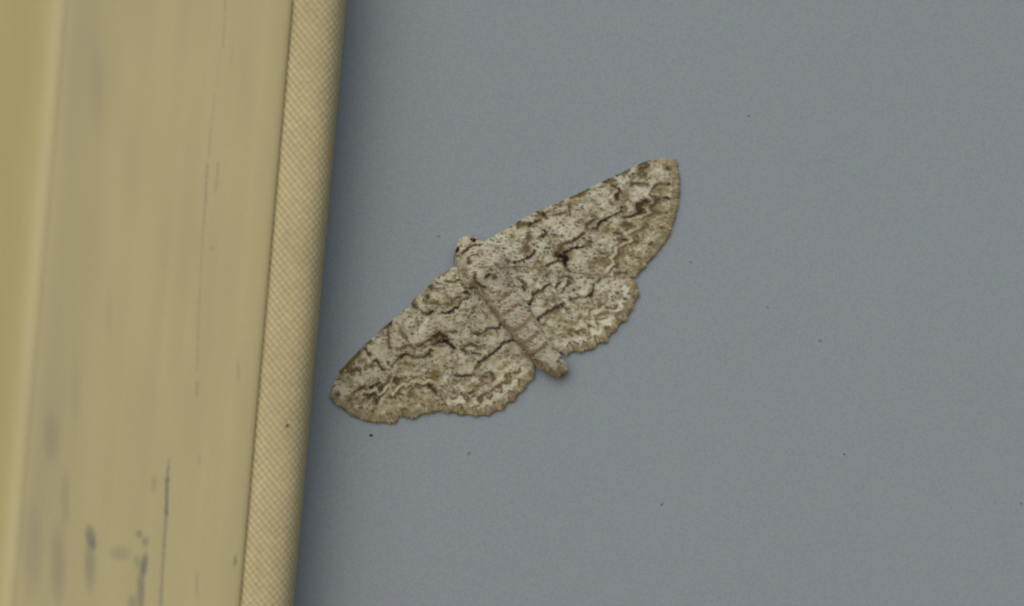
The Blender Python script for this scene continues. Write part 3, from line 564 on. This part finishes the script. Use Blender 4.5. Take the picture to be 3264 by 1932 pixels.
def fringe(name, M, dp, parent, inner, seed, c=FR, spacing=1.5, outj=4, scal=1.5):
    """scale hairs standing out past the wing margin"""
    r = np.random.default_rng(seed); M = np.array(M, float)
    seg = np.hypot(*np.diff(M, axis=0).T); L = np.r_[0, np.cumsum(seg)]; cen = M.mean(0)
    V, F, C = [], [], []
    for layer in range(3):
        for s_ in np.arange(0, L[-1], spacing):
            s1 = s_ + r.uniform(-1, 1); x = np.interp(s1, L, M[:, 0]); y = np.interp(s1, L, M[:, 1])
            xa, ya = np.interp(s1 - 12, L, M[:, 0]), np.interp(s1 - 12, L, M[:, 1]); xb, yb = np.interp(s1 + 12, L, M[:, 0]), np.interp(s1 + 12, L, M[:, 1])
            tx, ty = xb - xa, yb - ya; q = math.hypot(tx, ty) + 1e-6; nx, ny = ty / q, -tx / q
            if nx * (x - inner[0]) + ny * (y - inner[1]) < 0: nx, ny = -nx, -ny
            a_ = r.normal(0, .22); nx, ny = nx * math.cos(a_) - ny * math.sin(a_), nx * math.sin(a_) + ny * math.cos(a_)
            out = r.normal(0 - 5 * layer, outj * .6) + scal * math.sin(s1 / 46 * 2 * math.pi); ln = r.uniform(10, 20); wd = r.uniform(1.3, 2.4)
            x2, y2 = x + nx * out, y + ny * out; x1, y1 = x2 - nx * ln, y2 - ny * ln
            d1 = float(dp(np.array([x1]), np.array([y1]))[0]) + .00003; d2 = max(.00006, d1 - .00012 - r.uniform(0, .0001))
            px, py = -ny, nx; b0 = len(V)
            xm, ym = (x1 + x2) / 2, (y1 + y2) / 2; dm = (d1 + d2) / 2 + .00004
            V += [W(x1 - px * wd * .5, y1 - py * wd * .5, d1), W(x1 + px * wd * .5, y1 + py * wd * .5, d1), W(xm - px * wd * .6, ym - py * wd * .6, dm), W(xm + px * wd * .6, ym + py * wd * .6, dm),
                  W(x2 - px * wd * .2, y2 - py * wd * .2, d2), W(x2 + px * wd * .2, y2 + py * wd * .2, d2)]
            F += [(b0, b0 + 1, b0 + 3, b0 + 2), (b0 + 2, b0 + 3, b0 + 5, b0 + 4)]
            k_ = r.normal(1, .13) * (.96 + .07 * math.cos(s1 / 46 * 2 * math.pi)); cc_ = alb(np.clip((np.array(c) * .7 + MC.sample(np.array(x1), np.array(y1)) * .3) * k_ + r.normal(0, 3, 3), 20, 200)); C += [cc_] * 6
    return tag(mesh(name, V, F, m_hair, parent, np.array(C), smooth=False), kind='stuff')

moth = empty('moth', tuple(W(1545, 870, 0)))
tag(moth, 'mottled cream and brown moth with wings spread flat on the blue-grey wall', 'moth')
FWR = [(1528, 790), (1532, 776), (1548, 765), (1562, 758), (1580, 748), (1600, 736), (1645, 708), (1690, 683), (1710, 673), (1750, 655), (1798, 635), (1821, 626), (1855, 610), (1897, 589), (1923, 577), (1962, 559), (2005, 537), (2036, 522), (2064, 511),
       (2104, 507), (2136, 507), (2148, 511), (2155, 522), (2160, 540), (2163, 565), (2164, 593), (2163, 622), (2159, 650), (2152, 684), (2146, 705), (2137, 731), (2128, 758), (2106, 786), (2087, 808), (2064, 836), (2041, 862), (2022, 884),
       (1985, 886), (1950, 884), (1900, 879), (1870, 876), (1808, 867), (1740, 861), (1670, 852), (1625, 850), (1590, 868), (1560, 880), (1535, 850)]
HWR = [(1580, 860), (1700, 825), (1850, 845), (1960, 865), (2012, 886), (2020, 901), (2028, 912), (2033, 928), (2031, 946), (2023, 963), (2009, 984), (2006, 998), (1990, 1018), (1975, 1033), (1957, 1051), (1942, 1071), (1932, 1086), (1903, 1096), (1879, 1114), (1855, 1117), (1828, 1120),
       (1800, 1128), (1762, 1120), (1735, 1092), (1712, 1052), (1700, 1022), (1675, 978), (1643, 929), (1600, 890)]
FWL = [(1500, 850), (1460, 846), (1434, 855), (1410, 871), (1385, 889), (1371, 903), (1350, 927), (1326, 945), (1312, 962), (1301, 980), (1270, 1001), (1245, 1023), (1217, 1046), (1193, 1072), (1172, 1088), (1154, 1107), (1133, 1127), (1105, 1157), (1084, 1180), (1070, 1204),
       (1060, 1228), (1053, 1254), (1058, 1274), (1073, 1288), (1100, 1305), (1125, 1323), (1152, 1335), (1182, 1344), (1224, 1345), (1257, 1346), (1266, 1338), (1272, 1323), (1291, 1326), (1315, 1333), (1327, 1330), (1341, 1319), (1368, 1314), (1396, 1310), (1410, 1306),
       (1418, 1285), (1430, 1250), (1444, 1220), (1456, 1190), (1462, 1150), (1458, 1110), (1464, 1080), (1478, 1050), (1502, 1000), (1532, 955), (1550, 930), (1540, 890)]
HWL = [(1545, 925), (1560, 962), (1579, 993), (1595, 1022), (1598, 1034), (1622, 1056), (1642, 1075), (1660, 1100), (1685, 1134), (1700, 1156), (1706, 1188), (1689, 1213), (1669, 1235), (1649, 1258), (1636, 1273), (1616, 1285), (1600, 1300), (1585, 1308), (1561, 1318), (1540, 1324),
       (1510, 1323), (1480, 1320), (1450, 1315), (1416, 1309), (1395, 1290), (1410, 1200), (1425, 1100), (1440, 1010), (1490, 950)]
def common(X, Y, bx, by): return .00012 + .00145 * np.exp(-np.hypot(X - bx, Y - by) / 150) + .00015 * np.exp(-np.hypot(X - bx, Y - by) / 420)
dFR = lambda X, Y: depth(X, Y, (1555, 850), .00006, 0, 170, 11, (-.75, .25), 1) + common(X, Y, 1560, 865)
dHR = lambda X, Y: depth(X, Y, (1575, 880), .0, 0, 130, 9, (-.15, 1.1), 2) + common(X, Y, 1560, 865)
dFL = lambda X, Y: depth(X, Y, (1520, 890), .00006, 0, 170, 11, (1.6, 2.9), 3) + common(X, Y, 1530, 885)
dHL = lambda X, Y: depth(X, Y, (1550, 920), .0, 0, 130, 9, (.9, 2.2), 4) + common(X, Y, 1530, 885)
for nm, P, dp, M, inner, sd_ in (('hindwing', HWR, dHR, MR_H, (1720, 950), 61), ('hindwing', HWL, dHL, ML_H, (1540, 1060), 62),
                                 ('forewing', FWR, dFR, MR_F, (1850, 750), 63), ('forewing', FWL, dFL, ML_F, (1280, 1100), 64)):
    wg = wing(nm, P, None, dp, moth); localise(wg, moth)
    fringe('fringe', M, dp, wg, inner, sd_, scal=4.5 if nm == 'hindwing' else 1.2)

# ------------------------------------------------------------------ the moth: body, one continuous surface
BC = Canvas(1420, 730, 1830, 1220, (156, 150, 131), warp=2.0, seed=400)
bc = noise(BC.h, BC.w, 22, 411) * .6 + noise(BC.h, BC.w, 9, 412) * .4
mm = np.clip((bc - .45) * 3, 0, 1)[..., None] * .5; BC.c = BC.c * (1 - mm) + np.array((140, 126, 100)) * mm
mm = np.clip((.42 - bc) * 4, 0, 1)[..., None] * .5; BC.c = BC.c * (1 - mm) + np.array((174, 167, 148)) * mm
q = lambda p, w_=5, al=.9, c=K_: BC.line(p, w_, c, al, 1.8)
s_ = lambda x, y, r, al=.8, c=B_, ry=None, an=0: BC.spot(x, y, r, ry or r, c, al, an, .5)
for i in range(3400):
    BC.spot(r2.uniform(1440, 1820), r2.uniform(750, 1210), r2.uniform(2, 4.5), r2.uniform(1.2, 2.2), [B_, K_, WH, (84, 72, 52), (60, 50, 36)][r2.integers(5)], r2.uniform(.25, .8), r2.normal(-.1, .4), .6)
s_(1479, 768, 16, .5, (170, 158, 134), 11, -.4); q([(1474, 806), (1480, 798), (1488, 792), (1500, 786), (1516, 781), (1530, 781)], 8, .85, (72, 60, 38)); s_(1488, 795, 10, .7, (54, 44, 30), 5, -.6)
q([(1470, 812), (1466, 826)], 10, .5, (104, 92, 52)); q([(1494, 822), (1492, 838)], 8, .85, (84, 76, 42)); s_(1492, 836, 5, .7, (70, 48, 32)); q([(1502, 814), (1512, 812), (1520, 810)], 5, .8, (84, 64, 46)); s_(1462, 850, 12, .5, T_, 14); s_(1482, 870, 10, .6, (92, 80, 46), 14)
s_(1530, 800, 10, .5, T_, 5); s_(1571, 779, 7, .6, (80, 76, 58), 4); q([(1526, 856), (1536, 852), (1552, 849), (1562, 853), (1567, 861)], 4, .8, (84, 72, 52)); s_(1567, 860, 6, .6, B_, 6)
s_(1532, 880, 17, .9, (172, 169, 146), 16); q([(1514, 868), (1511, 880), (1515, 896), (1526, 906)], 10, .95, (78, 62, 36)); q([(1543, 887), (1550, 881), (1557, 876)], 8, 1, (44, 42, 44)); q([(1527, 906), (1538, 913), (1548, 914)], 9, .85, (62, 52, 36)); q([(1494, 922), (1508, 918), (1522, 920)], 8, .85, (74, 54, 34)); s_(1510, 905, 14, .6, (92, 74, 46), 14)
s_(1576, 883, 11, .9, (70, 64, 46), 9); s_(1560, 903, 12, .6, (160, 154, 134), 9); s_(1582, 915, 14, .8, (168, 164, 146), 7, -.3); q([(1562, 930), (1575, 932), (1590, 926)], 6, .6, (100, 92, 56)); s_(1530, 925, 14, .5, (96, 78, 50), 12); s_(1590, 898, 12, .6, (158, 154, 142), 10)
q([(1537, 936), (1560, 962), (1578, 993), (1598, 1026), (1624, 1057), (1650, 1084), (1670, 1106), (1695, 1137), (1716, 1160), (1745, 1180), (1775, 1195)], 20, .38, (104, 86, 54));  # brown left flank of the abdomen, with its shade painted in
def ab(p, w_, al, c=(98, 80, 54)): BC.line(p, w_, c, al, 5)
ab([(1590, 956), (1604, 950), (1618, 940), (1630, 930)], 9, .7); s_(1612, 938, 8, .6, (98, 70, 48), 9); ab([(1608, 998), (1622, 992), (1636, 982), (1652, 966)], 9, .75, (86, 70, 46)); s_(1645, 974, 7, .6, (96, 62, 42), 5)
ab([(1638, 1054), (1652, 1048), (1664, 1038), (1676, 1026), (1690, 1012)], 10, .75); ab([(1668, 1094), (1686, 1084), (1700, 1074), (1716, 1060)], 10, .7); ab([(1690, 1132), (1708, 1122), (1724, 1112), (1740, 1096)], 11, .75, (86, 72, 46)); ab([(1722, 1168), (1740, 1150)], 8, .5)
s_(1640, 955, 13, .5, (160, 152, 130), 8, -.6); s_(1640, 1010, 18, .5, (160, 148, 128), 12, -.6); s_(1678, 1050, 16, .45, (156, 142, 118), 10, -.6); s_(1694, 1060, 10, .6, (164, 150, 130), 6, -.6); s_(1756, 1134, 20, .8, (164, 156, 132), 12, .7); s_(1778, 1152, 6, .7, (76, 72, 46), 5); s_(1762, 1156, 12, .5, (156, 150, 126), 10)
s_(1795, 1188, 18, .8, (112, 98, 62), 12, .7); s_(1780, 1172, 8, .5, (90, 72, 50), 6)
CL = np.array([(1468, 760, 10, 5, 1.1), (1473, 767, 27, 14, 1.1), (1480, 776, 37, 19, 1.15), (1489, 788, 44, 23, 1.25), (1501, 804, 56, 27, 1.3), (1515, 823, 70, 31, 1.35), (1531, 845, 80, 34, 1.35), (1547, 868, 78, 35, 1.35), (1563, 892, 64, 33, 1.35), (1579, 918, 54, 32, 1.25),
               (1604, 955, 50, 33, 1.2), (1640, 1000, 51, 35, 1.15), (1674, 1051, 46, 34, 1.1), (1706, 1097, 42, 32, 1.0), (1738, 1136, 39, 30, .95), (1766, 1162, 34, 26, .9), (1786, 1180, 27, 19, .8), (1797, 1190, 19, 12, .75), (1801, 1194, 9, 6, .7)], float)
nb = 190; tt = np.r_[0, np.cumsum(np.hypot(*np.diff(CL[:, :2], axis=0).T))]; ts = np.linspace(0, tt[-1], nb)
def cr(xs, ys, x):                                       # smooth (Catmull-Rom style) interpolation
    m_ = np.gradient(ys, xs); i = np.clip(np.searchsorted(xs, x) - 1, 0, len(xs) - 2); h_ = xs[i + 1] - xs[i]; t_ = (x - xs[i]) / h_
    return (2 * t_**3 - 3 * t_**2 + 1) * ys[i] + (t_**3 - 2 * t_**2 + t_) * h_ * m_[i] + (-2 * t_**3 + 3 * t_**2) * ys[i + 1] + (t_**3 - t_**2) * h_ * m_[i + 1]
cx, cy, hw, hh_, dd = (cr(tt, CL[:, j], ts) for j in range(5)); dd = dd / 1000; hh_ = hh_ * .88
hw = np.maximum(hw, 3); hh_ = np.maximum(hh_, 3)
ux, uy = np.gradient(cx), np.gradient(cy); qn = np.hypot(ux, uy); ux, uy = ux / qn, uy / qn; pxv, pyv = -uy, ux
nA = 72; ang = np.linspace(0, 2 * math.pi, nA, endpoint=False)
Tg, Ag = np.meshgrid(ts, ang, indexing='ij')
bodyn = noise(nb, nA, 3, 501) * .5 + noise(nb, nA, 7, 502) * .5
# rings of the abdomen: each segment swells and tucks under the next
ringpos = np.array([225, 268, 316, 368, 420, 468]) ; seg = np.zeros(nb)
for rp in ringpos: seg -= np.exp(-((ts - rp) / 6) ** 2) * .6
seg += 1.2 * np.exp(-((ts - 130) / 22) ** 2)
tuft = 7 * np.exp(-((ts - 125) / 20) ** 2)               # tuft on the hind thorax
neck = -2 * np.exp(-((ts - 42) / 6) ** 2)
rr = 1 + (seg[:, None] + neck[:, None] + 2.2 * (bodyn - .5)) / 45
X = cx[:, None] + pxv[:, None] * hw[:, None] * np.cos(Ag) * rr; Y = cy[:, None] + pyv[:, None] * hw[:, None] * np.cos(Ag) * rr
up = np.clip(np.sin(Ag), 0, 1) ** 3
Dp = dd[:, None] + (hh_[:, None] * np.sin(Ag) * rr + tuft[:, None] * up) * S
Dp = np.maximum(Dp, .00015)
V = W(X, Y, Dp).reshape(-1, 3)
F = []
for i in range(nb - 1):
    for j in range(nA): F.append((i * nA + j, i * nA + (j + 1) % nA, (i + 1) * nA + (j + 1) % nA, (i + 1) * nA + j))
F.append(tuple(range(nA))[::-1]); F.append(tuple((nb - 1) * nA + j for j in range(nA)))
body = mesh('body', V, F, m_wing, moth, alb(BC.sample(X, Y)).reshape(-1, 3) * 1.1); localise(body, moth)
# fur of scales over the body
r = np.random.default_rng(9); FV, FF, FCc = [], [], []
for _ in range(6000):
    i = int(r.integers(2, nb - 3)); a_ = r.uniform(-.2, math.pi + .2)
    thor = ts[i] < 210
    if not thor and r.random() < .45: continue
    ca, sa = math.cos(a_), math.sin(a_)
    x = cx[i] + pxv[i] * hw[i] * ca; y = cy[i] + pyv[i] * hw[i] * ca
    d_ = dd[i] + (hh_[i] * sa + tuft[i] * max(0, sa) ** 3) * S
    edge = thor and ts[i] > 45 and abs(ca) > .7
    ln = r.uniform(14, 34) if edge else (r.uniform(5, 10) if thor else r.uniform(5, 10)); wd = r.uniform(1.0, 2.0)
    sp = r.normal(0, .4) - (np.sign(ca) * r.uniform(.2, 1.3) if edge else 0)
    lx, ly = ux[i] * math.cos(sp) - uy[i] * math.sin(sp), ux[i] * math.sin(sp) + uy[i] * math.cos(sp)
    lift = r.uniform(.5, 3.0) if thor else r.uniform(0, 1.2)
    x2 = x + lx * ln + pxv[i] * ca * lift; y2 = y + ly * ln + pyv[i] * ca * lift; d2 = d_ + sa * lift * S
    if edge: d2 = max(d2 - .00004, (dFR if ca * pxv[i] > 0 else dFL)(np.array([x2]), np.array([y2]))[0] + .00008)
    qx, qy = -ly * wd * .5, lx * wd * .5; b0 = len(FV); e_ = .6 * S
    FV += [W(x - qx, y - qy, d_ - e_), W(x + qx, y + qy, d_ - e_), W(x2, y2, d2)]
    c_ = BC.sample(np.array(x), np.array(y))
    if edge: c_ = c_ * .4 + MC.sample(np.array(x2), np.array(y2)) * .6
    FF.append((b0, b0 + 1, b0 + 2)); FCc += [alb(np.clip(c_ * r.normal(1.03, .17), 20, 205))] * 3
fur = mesh('fur', FV, FF, m_hair, body, np.array(FCc), smooth=False); tag(fur, kind='stuff')
# eyes and antennae
def ball(name, x, y, d, rx, ry, rz, mat, parent, ang_=0):
    V, F = [], []; n1_, n2_ = 10, 16
    for i in range(n1_ + 1):
        t = math.pi * i / n1_
        for j in range(n2_):
            f = 2 * math.pi * j / n2_; a0, b0_, c0 = rx * math.sin(t) * math.cos(f), ry * math.sin(t) * math.sin(f), rz * math.cos(t)
            V.append(W(x + a0 * math.cos(ang_) - b0_ * math.sin(ang_), y + a0 * math.sin(ang_) + b0_ * math.cos(ang_), d + c0 * S))
    for i in range(n1_):
        for j in range(n2_): F.append((i * n2_ + j, i * n2_ + (j + 1) % n2_, (i + 1) * n2_ + (j + 1) % n2_, (i + 1) * n2_ + j))
    return mesh(name, V, F, mat, parent)
ball('eye', 1508, 764, .00165, 10, 5, 9, m_eye, body, .12)
ball('eye', 1458, 795, .00165, 9, 5, 9, m_eye, body, -1.25)
def antenna(pts, d):
    pts = np.array(pts, float); n_ = 24; t0 = np.linspace(0, 1, len(pts)); t = np.linspace(0, 1, n_)
    x, y = cr(t0, pts[:, 0], t), cr(t0, pts[:, 1], t); dd_ = np.interp(t, [0, 1], d); V, F = [], []
    tx, ty = np.gradient(x), np.gradient(y)
    for i in range(n_):
        q_ = math.hypot(tx[i], ty[i]); nx, ny = -ty[i] / q_, tx[i] / q_; rr_ = 2.6 * (1 - .6 * t[i])
        for j in range(8):
            f = 2 * math.pi * j / 8; V.append(W(x[i] + nx * rr_ * math.cos(f), y[i] + ny * rr_ * math.cos(f), dd_[i] + rr_ * math.sin(f) * S))
    for i in range(n_ - 1):
        for j in range(8): F.append((i * 8 + j, i * 8 + (j + 1) % 8, (i + 1) * 8 + (j + 1) % 8, (i + 1) * 8 + j))
    C = np.tile(alb((128, 106, 80)), (len(V), 1))
    o = mesh('antenna', V, F, m_hair, moth, C); localise(o, moth)
antenna([(1500, 760), (1520, 763), (1540, 772), (1562, 782), (1590, 800)], [.0017, .0009])
antenna([(1460, 785), (1452, 805), (1447, 828), (1450, 852), (1462, 885)], [.0017, .0009])
